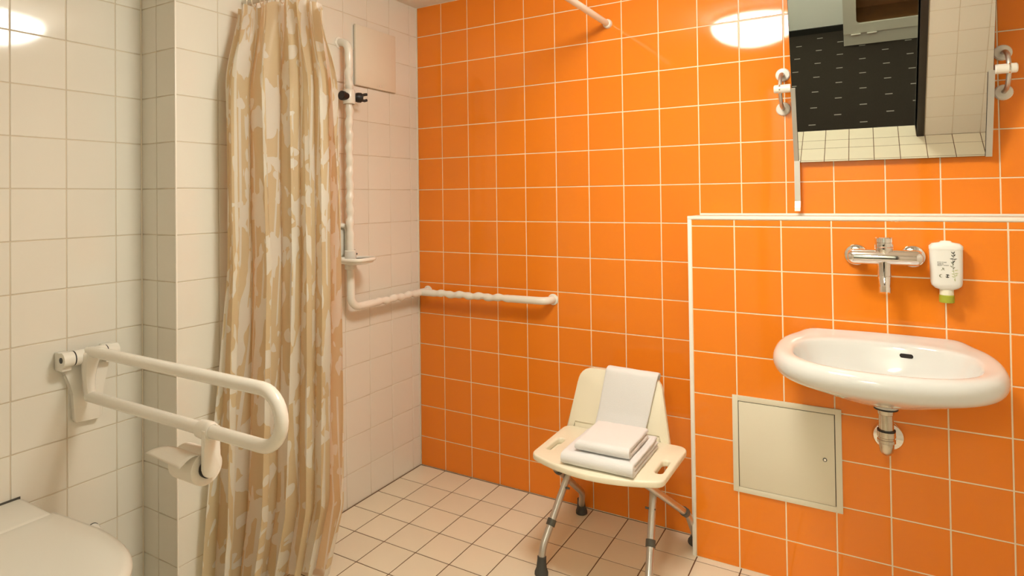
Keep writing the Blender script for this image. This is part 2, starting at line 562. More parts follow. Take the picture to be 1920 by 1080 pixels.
# ------------------------------------------------------------------ hallway behind the camera (seen in the mirror)
HYB = -4.28
structure('floor_hallway', (0.2, HYB - 0.1, -0.1), (3.4, FY - 0.14, -0.002), M['carpet'], 'dark carpet with small pale dashes, seen in the mirror')
structure('wall_hallway_rear', (0.2, HYB - 0.1, -0.1), (3.4, HYB, 2.6), M['hallwall'], 'white hallway wall seen in the mirror')
structure('wall_hallway_left', (0.1, HYB, -0.1), (0.2, FY - 0.14, 2.6), M['hallwall'], 'white side wall of the hallway past the door')
structure('wall_hallway_right', (3.4, HYB, -0.1), (3.5, FY - 0.14, 2.6), M['hallwall'], 'white end wall of the hallway')
hb = MB()
hb.box((0.2, FY - 0.15, -0.1), (DX0 - 0.0, FY - 0.139, 2.6))
hb.box((DX1, FY - 0.15, -0.1), (3.4, FY - 0.139, 2.6))
hb.box((DX0, FY - 0.15, 2.06), (DX1, FY - 0.139, 2.6))
tag(hb.build('wall_hallway_front', M['hallwall'], smooth=False), 'white hallway side of the bathroom wall', kind='structure')
structure('ceiling_hallway', (0.1, HYB - 0.1, 2.5), (3.5, FY - 0.139, 2.6), M['ceiling'], 'white hallway ceiling')
structure('baseboard_hallway', (0.2, HYB, -0.002), (1.745, HYB + 0.012, 0.058), M['baseboard'], 'black baseboard under the white hallway wall', 0.002)
# dark door frame
df = MB()
df.box((DX1, FY - 0.15, -0.001), (DX1 + 0.042, FY + 0.012, 2.105), 0.003)
df.box((DX0 - 0.042, FY - 0.15, -0.001), (DX0, FY + 0.012, 2.105), 0.003)
df.box((DX0, FY - 0.15, 2.06), (DX1, FY + 0.012, 2.105), 0.003)
tag(df.build('door_1', M['darkframe']), 'dark brown door frame seen in the mirror', kind='structure')


def dome_lamp(name, pos, rad, drop, glow, label):
    t = thing(name, pos, label, 'lamp')
    p = Vector(pos)
    MB().lathe([(rad * 0.9, 0), (rad * 0.96, -0.004), (rad * 0.96, -0.03), (rad * 0.9, -0.034)], p, seg=48).build('lamp_base', M['lampbase'], t)
    prof = [(rad * 0.93, -0.034), (rad * 1.0, -0.040)]
    for k in range(1, 11):
        a = k / 10 * math.pi / 2
        prof.append((rad * math.cos(a), -0.040 - (drop - 0.04) * math.sin(a)))
    MB().lathe(prof, p, seg=48).build('diffuser', glow, t)
    return t


dome_lamp('ceiling_lamp', LAMP_POS, 0.215, 0.15, M['lampglow'], 'round glowing dome lamp on the bathroom ceiling, reflected in the orange tiles')
dome_lamp('ceiling_lamp', HALL_FILL_POS, 0.2, 0.10, M['hallglow'], 'added dome light on the hallway ceiling, out of view, to brighten the mirrored hallway')

# hallway cabinet: white front, open wooden niche, two small handles
cx0, cx1, cyf = 1.75, 2.75, -3.90
cab = thing('hall_cabinet', (2.25, -4.08, 0), 'white cabinet with brown wooden niche, reflected in the mirror', 'cabinet')
cb = MB()
cb.box((cx0, HYB + 0.002, 0), (cx1, cyf - 0.02, 0.17))
cb.box((cx0, HYB + 0.002, 0.17), (cx0 + 0.02, cyf - 0.02, 0.78))
cb.box((cx1 - 0.02, HYB + 0.002, 0.17), (cx1, cyf - 0.02, 0.78))
cb.box((cx0, HYB + 0.002, 0.76), (cx1, cyf - 0.02, 0.78))
cb.build('body', M['cabinet'], cab, smooth=False)
fr = MB()
nx0, nx1, nz0, nz1, rc = 1.85, 2.65, 0.205, 0.70, 0.03
outer = [(cx0, 0.0), (cx1, 0.0), (cx1, 0.78), (cx0, 0.78)]
inner = []
for (ccx, ccz, a0) in ((nx0 + rc, nz0 + rc, 180), (nx1 - rc, nz0 + rc, 270), (nx1 - rc, nz1 - rc, 0), (nx0 + rc, nz1 - rc, 90)):
    for k in range(7):
        a = R(a0 + 15 * k)
        inner.append((ccx + rc * math.cos(a), ccz + rc * math.sin(a)))
# project the inner ring on the outer rectangle to get a matching loop
oring = []
for (ix, iz) in inner:
    dx, dz = ix - (nx0 + nx1) / 2, iz - (nz0 + nz1) / 2
    s = min(((cx1 - cx0) / 2) / max(abs(dx), 1e-6), 0.35 / max(abs(dz), 1e-6))
    oring.append(((nx0 + nx1) / 2 + dx * s, (nz0 + nz1) / 2 + dz * s))
oring = [(min(max(x, cx0), cx1), 0.0 if z < 0.11 else (0.78 if z > 0.79 else z)) for x, z in oring]
fr.quadgrid([[Vector((x, cyf, z)) for x, z in oring], [Vector((x, cyf, z)) for x, z in inner], [Vector((x, cyf - 0.02, z)) for x, z in inner],
             [Vector((x, cyf - 0.02, z)) for x, z in oring]], close_u=True, close_v=True)
fr.build('front_panel', M['cabinet'], cab, smooth=False)
nb = MB()
nb.box((cx0 + 0.02, HYB + 0.004, 0.171), (cx1 - 0.02, HYB + 0.016, 0.759))
nb.box((cx0 + 0.02, HYB + 0.016, 0.171), (cx1 - 0.02, cyf - 0.021, 0.2))
nb.build('niche_lining', M['wood'], cab, smooth=False)
for hx in (1.845, 1.965):
    MB().box((hx - 0.037, cyf, 0.108), (hx + 0.037, cyf + 0.018, 0.117), 0.003).build('handle', M['cabinet'], cab)

# ------------------------------------------------------------------ mirror
TH = R(18.4)
ms_, mc_ = math.sin(TH), math.cos(TH)
MX0, MX1, MD0, MZB = 1.681, 2.221, 0.02, 1.409


def mp(x, s, n=0.0):
    """point on the tilted mirror: s metres up the glass, n metres in front of it"""
    return Vector((x, -MD0 - s * ms_ - n * mc_, MZB + s * mc_ - n * ms_))


mir = thing('tilting_mirror', mp(1.951, 0), 'rectangular tilting mirror leaning out over the half wall', 'mirror')


def mbox(x0, x1, s0, s1, n0, n1):
    b = MB()
    b.loft([[mp(x0, s0, n), mp(x1, s0, n), mp(x1, s1, n), mp(x0, s1, n)] for n in (n0, n1)])
    return b


mbox(MX0, MX1, 0, 0.66, 0.0, 0.004).build('glass', M['mirror'], mir, smooth=False)
mbox(MX0 - 0.0015, MX1 + 0.0015, -0.002, 0.662, -0.006, -0.0003).build('backing', M['gap'], mir, smooth=False)
for xa, xb in ((MX0 - 0.004, MX0 + 0.010), (MX1 - 0.012, MX1 + 0.004)):
    mbox(xa, xb, -0.002, 0.262, -0.010, 0.0075).build('side_channel', M['steel'], mir, smooth=False)
for xa in (MX0 + 0.0102, MX1 - 0.0134):
    mbox(xa, xa + 0.0012, 0.0, 0.258, 0.0041, 0.0048).build('seal', M['gap'], mir, smooth=False)
pv = mp(0, 0.262, -0.004)
for sgn, xe, xd in ((-1, MX0 - 0.004, 1.643), (1, MX1 + 0.004, 2.259)):
    xk = xd
    br = []
    for k in range(15):
        a = -math.pi / 2 + math.pi * k / 14
        br.append(Vector((xd, -0.008 + (pv.y + 0.012) * math.cos(a) ** 0.75 if abs(math.cos(a)) > 1e-6 else -0.008, 1.662 + 0.060 * math.sin(a))))
    MB().tube(br, 0.0065, 10).build('bracket_bow', M['steel'], mir)
    for dz in (0.061, -0.061):
        MB().lathe([(0.024, 0), (0.024, 0.004), (0.021, 0.008), (0.006, 0.009)], (xd, 0, 1.662 + dz), (0, -1, 0), 24).build('wall_disc', M['railwhite'], mir)
    kn = MB().lathe([(0.013, 0), (0.0145, 0.002), (0.0145, abs(xd - xe) + 0.016), (0.012, abs(xd - xe) + 0.019)], (xe, pv.y, pv.z), (sgn, 0, 0), 20).build('pivot_knob', M['railwhite'], mir)
    MB().lathe([(0.0155, 0), (0.0155, 0.004)], (xe + sgn * (abs(xd - xe) - 0.002), pv.y, pv.z), (sgn, 0, 0), 20).build('ring', M['chrome'], kn)
# lever hanging from the lower corner
lv = MB()
prof = [(0.0, -0.030, 1.412), (0, -0.030, 1.30), (0, -0.030, 1.272), (0, -0.038, 1.250), (0, -0.046, 1.238)]
lv.loft([[Vector((x, y + d, z)) for (x, d) in ((1.677, 0), (1.695, 0), (1.695, 0.003), (1.677, 0.003))] for (_, y, z) in prof])
lv.build('tilt_lever', M['steel'], mir, smooth=False)

# ------------------------------------------------------------------ wash basin
bas = thing('wash_basin', (1.921, HY, 0.69), 'oval white ceramic wash basin on the orange half wall', 'sink')
BX = 1.921


def ring(a, yf, yb, z, n=2.5, lift=0.0, seg=72, yc=None, tilt=0.0):
    """superellipse ring from front yf to (virtual) back yb, flattened against the wall"""
    yc = (yf + yb) / 2 + 0.0 if yc is None else yc
    out = []
    for k in range(seg):
        t = 2 * math.pi * k / seg
        c, s = math.cos(t), math.sin(t)
        x = BX + a * math.copysign(abs(c) ** (2 / n), c)
        b = (yb - yc) if s > 0 else (yc - yf)
        y = yc + b * math.copysign(abs(s) ** (2 / n), s)
        y = min(y, HY - 0.0005)
        q = max(0.0, min(1.0, (y + 0.172) / 0.022))
        out.append(Vector((x, y, z + lift * q * q * (3 - 2 * q) + tilt * 0.022 * (y + 0.575) / 0.44)))
    return out


YC = -0.345
rg = [ring(0.02, -0.315, -0.275, 0.693, 2.0),
      ring(0.035, -0.335, -0.255, 0.692, 2.0),
      ring(0.10, -0.40, -0.20, 0.701, 2.0),
      ring(0.165, -0.465, -0.125, 0.722, 2.1),
      ring(0.225, -0.522, -0.08, 0.747, 2.2),
      ring(0.258, -0.548, -0.066, 0.760, 2.3, yc=YC),
      ring(0.276, -0.567, -0.062, 0.774, 2.4, yc=YC, tilt=0.3),
      ring(0.285, -0.577, -0.060, 0.796, 2.4, yc=YC, tilt=0.6),
      ring(0.2815, -0.5735, -0.061, 0.815, 2.4, yc=YC, tilt=0.9),
      ring(0.2725, -0.5645, -0.066, 0.826, 2.4, 0.004, yc=YC, tilt=1),
      ring(0.260, -0.553, -0.080, 0.830, 2.4, 0.010, yc=YC, tilt=1),
      ring(0.245, -0.542, -0.158, 0.8285, 2.4, 0.008, yc=YC, tilt=1),
      ring(0.236, -0.536, -0.180, 0.8275, 2.5, 0.0, yc=-0.355, tilt=1),
      ring(0.2285, -0.531, -0.200, 0.826, 2.5, 0.0, yc=-0.36, tilt=1),
      ring(0.2235, -0.527, -0.2055, 0.819, 2.5, 0.0, yc=-0.36, tilt=1),
      ring(0.218, -0.521, -0.210, 0.800, 2.5, 0.0, yc=-0.36, tilt=1),
      ring(0.207, -0.508, -0.219, 0.770, 2.5, 0.0, yc=-0.36, tilt=0.6),
      ring(0.170, -0.470, -0.232, 0.742, 2.3, 0.0, yc=-0.36),
      ring(0.100, -0.390, -0.245, 0.726, 2.2, 0.0, yc=-0.32),
      ring(0.025, -0.320, -0.270, 0.718, 2.0)]
MB().loft(rg).build('basin_body', M['ceramic'], bas, angle=80, subsurf=1)
# overflow slot on the inner rear slope
ov = []
for k in range(28):
    t = 2 * math.pi * k / 28
    x = 0.0058 * math.cos(t) + math.copysign(0.0112, math.cos(t))
    z = 0.0058 * math.sin(t)
    ov.append(Vector((1.986 + x, -0.2165 + 0.24 * z - 0.13 * x, 0.8115 + z)))
MB().prism(ov, (0, 0.006, 0)).build('overflow_slot', M['gap'], bas, smooth=False)
MB().lathe([(0.02, 0), (0.022, 0.002), (0.02, 0.004), (0.006, 0.005)], (1.921, -0.295, 0.718), (0, 0, 1), 24).build('drain_grate', M['chrome'], bas)

# siphon under the basin
SX, SY = 1.930, -0.290
sp = thing('siphon_trap', (SX, HY, 0.51), 'chrome drain trap and wall rosette under the wash basin', 'pipe')
MB().lathe([(0.030, 0), (0.033, 0.003), (0.033, 0.012), (0.026, 0.022)], (SX, SY, 0.672), seg=28).build('flange', M['ceramic'], sp)
MB().lathe([(0.031, 0), (0.031, 0.004)], (SX, SY, 0.668), seg=28).build('gasket', M['black'], sp)
MB().lathe([(0.019, 0.606), (0.019, 0.652), (0.021, 0.654), (0.022, 0.667), (0.025, 0.668)], (SX, SY, 0), seg=28).build('drain_pipe', M['oldchrome'], sp)
nut = MB().lathe([(0.020, 0.570), (0.0235, 0.572), (0.0235, 0.580), (0.0215, 0.582), (0.0215, 0.586), (0.0235, 0.588), (0.0235, 0.604), (0.020, 0.606)], (SX, SY, 0), seg=28).build('union_nut', M['oldchrome'], sp)
MB().lathe([(0.0237, 0), (0.0237, 0.003)], (SX, SY, 0.6055), seg=28).build('gasket', M['black'], nut)
el = smooth_path([(SX, SY, 0.571), (SX, SY, 0.545), (SX + 0.006, HY - 0.001, 0.541)], 0.022, 8)
MB().tube(el, lambda i, t: 0.0185 if i > 2 else 0.0195, 20).build('elbow', M['oldchrome'], sp)
MB().lathe([(0.044, 0), (0.044, 0.004), (0.040, 0.011), (0.022, 0.015), (0.020, 0.020)], (SX + 0.008, HY, 0.541), (0, -1, 0), 36).build('rosette', M['chrome'], sp)

# ------------------------------------------------------------------ wall faucet
FXc, FYc, FZc = 1.936, HY - 0.068, 1.102
fa = thing('wall_faucet', (FXc, HY, FZc), 'chrome wall mixer faucet above the wash basin', 'faucet')
hl = 0.098
prof = [(0.006, -hl), (0.016, -hl + 0.002), (0.0215, -hl + 0.008), (0.0235, -hl + 0.018), (0.0235, hl - 0.018), (0.0215, hl - 0.008), (0.016, hl - 0.002), (0.006, hl)]
MB().lathe(prof, (FXc, FYc, FZc), (1, 0, 0), 28).build('body', M['chrome'], fa)
MB().lathe([(0.020, 0.012), (0.024, 0.024), (0.0245, 0.030)], (FXc - 0.001, FYc, FZc), seg=28).build('neck', M['chrome'], fa)
MB().lathe([(0.0235, 0.031), (0.0245, 0.033), (0.0245, 0.043), (0.0225, 0.0445), (0.0245, 0.046), (0.0245, 0.058), (0.022, 0.061), (0.008, 0.062)], (FXc - 0.001, FYc, FZc), seg=28).build('control_knob', M['chrome'], fa)
MB().lathe([(0.021, -0.012), (0.0185, -0.026), (0.0175, -0.056), (0.0185, -0.057), (0.0185, -0.060)], (FXc - 0.001, FYc, FZc), seg=28).build('spout', M['chrome'], fa)
ae = MB().tube([(FXc - 0.001, FYc, FZc - 0.060), (FXc - 0.001, FYc - 0.002, FZc - 0.072), (FXc - 0.001, FYc - 0.012, FZc - 0.094)], lambda i, t: 0.0172 if i < 2 else 0.0148, 24).build('nozzle', M['chrome'], fa)
MB().tube([(FXc - 0.001, FYc - 0.0105, FZc - 0.091), (FXc - 0.001, FYc - 0.016, FZc - 0.107)], 0.0165, 24).build('aerator', M['chrome'], ae)
for rx in (FXc - 0.075, FXc + 0.075):
    ro = MB().lathe([(0.035, 0), (0.035, 0.006), (0.032, 0.012), (0.020, 0.016)], (rx, HY, FZc), (0, -1, 0), 36).build('rosette', M['chrome'], fa)
    MB().lathe([(0.015, 0.014), (0.015, 0.060)], (rx, HY, FZc), (0, -1, 0), 24).build('inlet', M['chrome'], ro)

# ------------------------------------------------------------------ soap dispenser
SDX, SDY = 2.0915, HY - 0.032
sd = thing('soap_dispenser', (SDX, HY, 0.97), 'white inverted soap bottle with green cap beside the faucet', 'soap dispenser')


def sring(hw, hd, z, n=3.6, seg=40):
    out = []
    for k in range(seg):
        t = 2 * math.pi * k / seg
        c, s = math.cos(t), math.sin(t)
        out.append(Vector((SDX + hw * math.copysign(abs(c) ** (2 / n), c), SDY + hd * math.copysign(abs(s) ** (2 / n), s), z)))
    return out


MB().loft([sring(0.017, 0.016, 1.010), sring(0.028, 0.020, 1.014), sring(0.0365, 0.024, 1.022), sring(0.0385, 0.0255, 1.030), sring(0.0395, 0.0265, 1.06),
           sring(0.0405, 0.0272, 1.128), sring(0.0405, 0.0272, 1.1285)], cap1=True).build('bottle', M['soap'], sd, angle=60)
MB().loft([sring(0.0415, 0.028, 1.1285), sring(0.0415, 0.028, 1.138), sring(0.034, 0.024, 1.1455), sring(0.016, 0.018, 1.149), sring(0.012, 0.014, 1.153), sring(0.004, 0.005, 1.154)]).build('bottle_top', M['soap'], sd, angle=50)
MB().lathe([(0.0175, 0.993), (0.0175, 1.008), (0.0165, 1.011)], (SDX, SDY, 0), seg=28).build('bottle_neck', M['soapneck'], sd)
MB().lathe([(0.0165, 0.971), (0.019, 0.972), (0.019, 0.992), (0.0175, 0.994)], (SDX, SDY, 0), seg=28).build('cap', M['green'], sd)
MB().box((SDX - 0.02, SDY + 0.02, 1.03), (SDX + 0.02, HY, 1.13), 0.002).build('wall_holder', M['soap'], sd)
# printed front
PYF = SDY - 0.0276


def front_y(z): return SDY - (0.0255 + (0.0272 - 0.0255) * max(0, min(1, (z - 1.03) / 0.09))) - 0.0006


def text_part(body, x, z, size, m, parent, name='print'):
    cu = bpy.data.curves.new('text', 'FONT')
    cu.body = body
    cu.size = size
    cu.extrude = 0.0
    tmp = bpy.data.objects.new('tmp_text', cu)
    COL.objects.link(tmp)
    dg = bpy.context.evaluated_depsgraph_get()
    me = bpy.data.meshes.new_from_object(tmp.evaluated_get(dg))
    bpy.data.objects.remove(tmp)
    bm = bmesh.new()
    bm.from_mesh(me)
    for v in bm.verts:
        zz = z + v.co.y
        v.co = Vector((x + v.co.x, front_y(zz), zz)) - origin(parent)
    bm.to_mesh(me)
    bm.free()
    me.materials.clear()
    me.materials.append(m)
    o = bpy.data.objects.new(name, me)
    COL.objects.link(o)
    o.parent = parent
    return o


for k, line in enumerate(('ECO CARE', 'HAIR &', 'BODY WASH')):
    text_part(line, SDX - 0.0235, 1.0905 - 0.0045 * k, 0.0047, M['ink'], sd)


def decal(name, polys, m):
    b = MB()
    for pl in polys:
        vs_ = [b.bm.verts.new(Vector((x, front_y(z), z))) for x, z in pl]
        b.bm.faces.new(vs_)
    return b.build(name, m, sd, smooth=False)


def leafpoly(x, z, ang, L, w):
    c, s = math.cos(ang), math.sin(ang)
    pts = [(0, 0), (L * 0.3, w), (L * 0.65, w * 0.8), (L, 0), (L * 0.65, -w * 0.8), (L * 0.3, -w)]
    return [(x + a * c - b * s, z + a * s + b * c) for a, b in pts]


def stempoly(x0, z0, x1, z1, w):
    dx, dz = x1 - x0, z1 - z0
    L = math.hypot(dx, dz)
    nx, nz = -dz / L * w, dx / L * w
    return [(x0 + nx, z0 + nz), (x1 + nx, z1 + nz), (x1 - nx, z1 - nz), (x0 - nx, z0 - nz)]


sx0 = SDX + 0.014
dark, mid, pale = [], [], []
for (z, a, L) in ((1.118, 60, 0.008), (1.117, 125, 0.009), (1.110, 50, 0.009), (1.109, 130, 0.008), (1.1025, 175, 0.009), (1.101, 15, 0.010), (1.096, 255, 0.007), (1.092, 60, 0.008)):
    dark.append(leafpoly(sx0 + 0.001, z, R(a), L, 0.0013))
dark.append(stempoly(sx0 + 0.003, 1.121, sx0 - 0.001, 1.090, 0.0004))
for (z, a, L) in ((1.088, 120, 0.008), (1.083, 70, 0.008), (1.078, 140, 0.008), (1.074, 40, 0.008)):
    mid.append(leafpoly(sx0 - 0.001, z, R(a), L, 0.0013))
mid.append(stempoly(sx0 - 0.001, 1.090, sx0 + 0.001, 1.068, 0.0004))
for (z, a, L) in ((1.068, 20, 0.010), (1.066, 165, 0.007), (1.060, 10, 0.010), (1.058, 170, 0.008), (1.052, 35, 0.010), (1.049, 150, 0.008), (1.045, 280, 0.008)):
    pale.append(leafpoly(sx0 + 0.003, z, R(a), L, 0.0014))
pale.append(stempoly(sx0 + 0.001, 1.068, sx0 + 0.005, 1.040, 0.0005))
decal('leaf_print', dark, M['ink'])
decal('leaf_print', mid, M['inkgrey'])
decal('leaf_print', pale, M['inkgreen'])
decal('sprig_print', [leafpoly(SDX - 0.0105, 1.0715, R(a), 0.006, 0.0008) for a in (70, 100, 220, 330, 30)], M['inkgrey'])


def circ(x, z, r, a0=0, a1=360, n=20): return [(x + r * math.cos(R(a0 + (a1 - a0) * k / n)), z + r * math.sin(R(a0 + (a1 - a0) * k / n))) for k in range(n)]


b1x, b1z = SDX - 0.015, 1.052
crescent = circ(b1x, b1z, 0.0046, 60, 320, 18) + [(b1x + 0.0016 + 0.0034 * math.cos(R(320 - 260 * k / 12)), b1z + 0.0034 * math.sin(R(320 - 260 * k / 12))) for k in range(13)]
decal('emblem_print', [crescent], M['inkgrey'])
b2x = SDX + 0.0005
decal('emblem_print', [circ(b2x, b1z, 0.0052, 15, 165, 14), circ(b2x, b1z, 0.0052, 195, 345, 14), [(b2x - 0.0012, b1z - 0.002), (b2x + 0.0012, b1z - 0.002), (b2x + 0.0012, b1z + 0.002), (b2x - 0.0012, b1z + 0.002)]], M['ink'])

# ------------------------------------------------------------------ access panel under the basin
ap = thing('access_panel', (1.643, HY, 0.267), 'square pale metal access panel with lock low on the orange half wall', 'access panel')
ax0, ax1, az0, az1 = 1.4765, 1.8105, 0.2665, 0.600
f = MB()
fw = 0.0185
f.box((ax0, HY - 0.006, az0), (ax0 + fw, HY, az1), 0.001)
f.box((ax1 - fw, HY - 0.006, az0), (ax1, HY, az1), 0.001)
f.box((ax0 + fw - 0.002, HY - 0.0059, az1 - fw), (ax1 - fw + 0.002, HY, az1), 0.001)
f.box((ax0 + fw - 0.002, HY - 0.0059, az0), (ax1 - fw + 0.002, HY, az0 + fw), 0.001)
f.build('frame', M['hatch'], ap)
MB().box((ax0 + 0.012, HY - 0.002, az0 + 0.012), (ax1 - 0.012, HY + 0.0005, az1 - 0.012)).build('rebate', M['gap'], ap, smooth=False)
dr = MB().box((ax0 + fw + 0.002, HY - 0.0055, az0 + fw + 0.0012), (ax1 - fw - 0.0022, HY - 0.001, az1 - fw - 0.0022), 0.0008).build('door', M['hatch'], ap)
MB().lathe([(0.0062, 0), (0.0062, 0.0012)], (1.7613, HY - 0.0055, 0.431), (0, -1, 0), 24).build('lock_ring', M['collar'], dr)
MB().lathe([(0.0036, 0), (0.0036, 0.0018)], (1.7613, HY - 0.0055, 0.431), (0, -1, 0), 20).build('lock', M['chrome'], dr)

# hatch high on the shower wall
hp = thing('shower_hatch', (0, -0.313, 1.79), 'cream square hatch cover high on the shower wall', 'hatch')
MB().box((0.003, -0.4435, 1.790), (0.016, -0.179, 2.054), 0.003).build('cover', M['hatch2'], hp)
MB().box((0.0, -0.4405, 1.793), (0.004, -0.183, 2.050)).build('rebate', M['gap'], hp, smooth=False)
MB().lathe([(0.004, 0), (0.003, 0.002)], (0.016, -0.29, 1.806), (1, 0, 0), 16).build('screw', M['oldchrome'], hp)

# ------------------------------------------------------------------ shower grab rail (L-shaped, wavy grip)
gr = thing('shower_grab_rail', (0.0, -0.527, 0.85), 'white wavy L-shaped grab rail running around the shower corner', 'grab rail')
GX, GY, GZ = 0.055, -0.527, 0.850


def wavy(pts, a0, a1, r0=0.0165, amp=0.0022, wl=0.052):
    """radius function: wavy between path lengths a0 and a1"""
    L = [0]
    for p, q in zip(pts, pts[1:]): L.append(L[-1] + (Vector(q) - Vector(p)).length)

    def fn(i, t):
        s = L[i]
        w = max(0, min(1, (s - a0) / 0.05)) * max(0, min(1, (a1 - s) / 0.05))
        return r0 + w * amp * math.sin(2 * math.pi * s / wl) - w * 0.001
    return fn


def wiggle(pts, a0, a1, d, amp=0.0024, wl=0.104):
    L, out = 0, []
    prev = pts[0]
    d = Vector(d)
    for p in pts:
        L += (p - prev).length
        prev = p
        w = max(0, min(1, (L - a0) / 0.06)) * max(0, min(1, (a1 - L) / 0.06))
        out.append(p + d * (amp * w * math.sin(2 * math.pi * L / wl)))
    return out


p = resample(smooth_path([(0.0, GY, 1.955), (GX, GY, 1.955), (GX, GY, 1.50)], 0.05, 8), 0.008)
p2 = resample([(GX, GY, 1.498), (GX, GY, GZ + 0.05)], 0.008)
p = wiggle(p + p2, 0.10, 0.88, (0, 1, 0))
p += arc((GX, GY + 0.05, GZ + 0.05), 0.05, 0, math.pi / 2, 8, (0, -1, 0), (0, 0, -1))[1:]
MB().tube(p, wavy(p, 0.10, 0.88), 14).build('vertical_bar', M['railwhite'], gr)
p = resample([(GX, GY + 0.05, GZ), (GX, -0.0, GZ)], 0.008)
p = wiggle(p, 0.08, 0.40, (0, 0, 1))
MB().tube(p, wavy(p, 0.08, 0.40), 14).build('side_bar', M['railwhite'], gr)
p = resample(smooth_path([(GX, -0.057, GZ), (0.725, -0.057, GZ + 0.006), (0.725, 0.0, GZ + 0.006)], 0.045, 8), 0.008)
p = wiggle(p, 0.06, 0.50, (0, 0, 1))
MB().tube(p, wavy(p, 0.06, 0.50), 14).build('rear_bar', M['railwhite'], gr)
for pos, ax in (((0, GY, 1.955), (1, 0, 0)), ((GX, 0, GZ), (0, -1, 0)), ((0.725, 0, GZ + 0.006), (0, -1, 0))):
    MB().lathe([(0.024, 0), (0.024, 0.003), (0.019, 0.006)], pos, ax, 24).build('wall_flange', M['railwhite'], gr)
# hand shower slider on the upright
sl = thing('shower_slider', (GX, GY, 1.70), 'white shower head slider with black knobs on the upright rail', 'shower holder')
MB().sleeve([(0.0215, 1.692), (0.025, 1.694), (0.026, 1.71), (0.026, 1.742), (0.023, 1.750), (0.0215, 1.752)], 0.0208, (GX, GY, 0), seg=28).build('collar', M['railwhite'], sl)
MB().lathe([(0.016, 0.018), (0.016, 0.034), (0.0195, 0.036), (0.0195, 0.048), (0.016, 0.051)], (GX + 0.004, GY, 1.722), (0, -1, 0), 20).build('knob', M['black'], sl)
kb = MB().lathe([(0.014, 0.018), (0.019, 0.026), (0.021, 0.034), (0.021, 0.046), (0.017, 0.050)], (GX + 0.008, GY, 1.722), (0.35, 1, 0), 20).build('knob', M['black'], sl)
fk = MB()
for s_ in (-1, 1):
    fk.tube([(GX + 0.020, GY + 0.045, 1.722 + 0.008 * s_), (GX + 0.028, GY + 0.062, 1.724 + 0.013 * s_), (GX + 0.032, GY + 0.072, 1.727 + 0.012 * s_)], 0.006, 10)
fk.build('fork', M['black'], kb)
# soap tray clamped on the upright
st = thing('soap_tray', (GX, GY, 1.03), 'white looped soap tray clamped to the upright shower rail', 'soap tray')
loop = []
for k in range(33):
    t = 2 * math.pi * k / 32
    loop.append(Vector((0.095 + 0.060 * math.copysign(abs(math.cos(t)) ** 0.75, math.cos(t)), GY - 0.004 + 0.068 * math.copysign(abs(math.sin(t)) ** 0.75, math.sin(t)), 1.053)))
MB().tube(loop, 0.0075, 10).build('loop', M['railwhite'], st)
dish = MB()
rings_ = []
for (s_, z) in ((0.98, 1.050), (0.92, 1.042), (0.7, 1.036), (0.2, 1.035)):
    rings_.append([Vector((0.095 + (q.x - 0.095) * s_, GY - 0.004 + (q.y - GY + 0.004) * s_, z)) for q in loop[:-1]])
for (s_, z) in ((0.2, 1.032), (0.7, 1.033), (0.93, 1.038), (1.0, 1.050)):
    rings_.append([Vector((0.095 + (q.x - 0.095) * s_, GY - 0.004 + (q.y - GY + 0.004) * s_, z)) for q in loop[:-1]])
dish.loft(rings_)
dish.build('dish', M['railwhite'], st)
MB().sleeve([(0.0215, 1.008), (0.024, 1.010), (0.024, 1.085), (0.0215, 1.088)], 0.0208, (GX, GY, 0), seg=24).build('clamp', M['railwhite'], st)
MB().lathe([(0.004, 0), (0.003, 0.004)], (GX + 0.020, GY + 0.014, 1.072), (0.7, 0.6, 0), 12).build('screw', M['black'], st)
# wall bracket beside the rail
wk = thing('shower_wall_bracket', (0.0, -0.55, 1.05), 'white rounded wall bracket beside the upright shower rail', 'bracket')
MB().box((0.0, -0.608, 1.045), (0.016, -0.505, 1.195), 0.006, 3).build('plate', M['railwhite'], wk)
pp = smooth_path([(0.026, -0.597, 1.045), (0.026, -0.597, 1.190), (0.026, -0.516, 1.190), (0.026, -0.516, 1.045)], 0.03, 6)
MB().tube(pp, 0.010, 10).build('bow', M['railwhite'], wk)
for z in (1.085, 1.150):
    MB().lathe([(0.0075, 0), (0.006, 0.003)], (0.016, -0.556, z), (1, 0, 0), 14).build('screw', M['steel'], wk)

# ------------------------------------------------------------------ curtain rod, curtain, rings
RODZ, RODX, RODY = 2.006, 0.990, -0.980
rd = thing('curtain_rod', (RODX, 0, RODZ), 'white L-shaped shower curtain rod fixed to the orange wall', 'curtain rod')
MB().tube(smooth_path([(RODX, 0.0, RODZ), (RODX, RODY, RODZ), (0.0, RODY, RODZ)], 0.12, 12), 0.0125, 16).build('tube', M['railwhite'], rd)
MB().lathe([(0.019, 0), (0.019, 0.010), (0.0165, 0.016), (0.0135, 0.018)], (RODX, 0, RODZ), (0, -1, 0), 24).build('wall_flange', M['railwhite'], rd)
MB().lathe([(0.019, 0), (0.019, 0.010), (0.0165, 0.016), (0.0135, 0.018)], (0, RODY, RODZ), (1, 0, 0), 24).build('wall_flange', M['railwhite'], rd)

ct = thing('shower_curtain', (0.16, -1.0, 0.03), 'cream printed shower curtain gathered beside the cream wall', 'curtain')
NU, NV = 260, 90
ZT, ZB = 1.972, 0.028


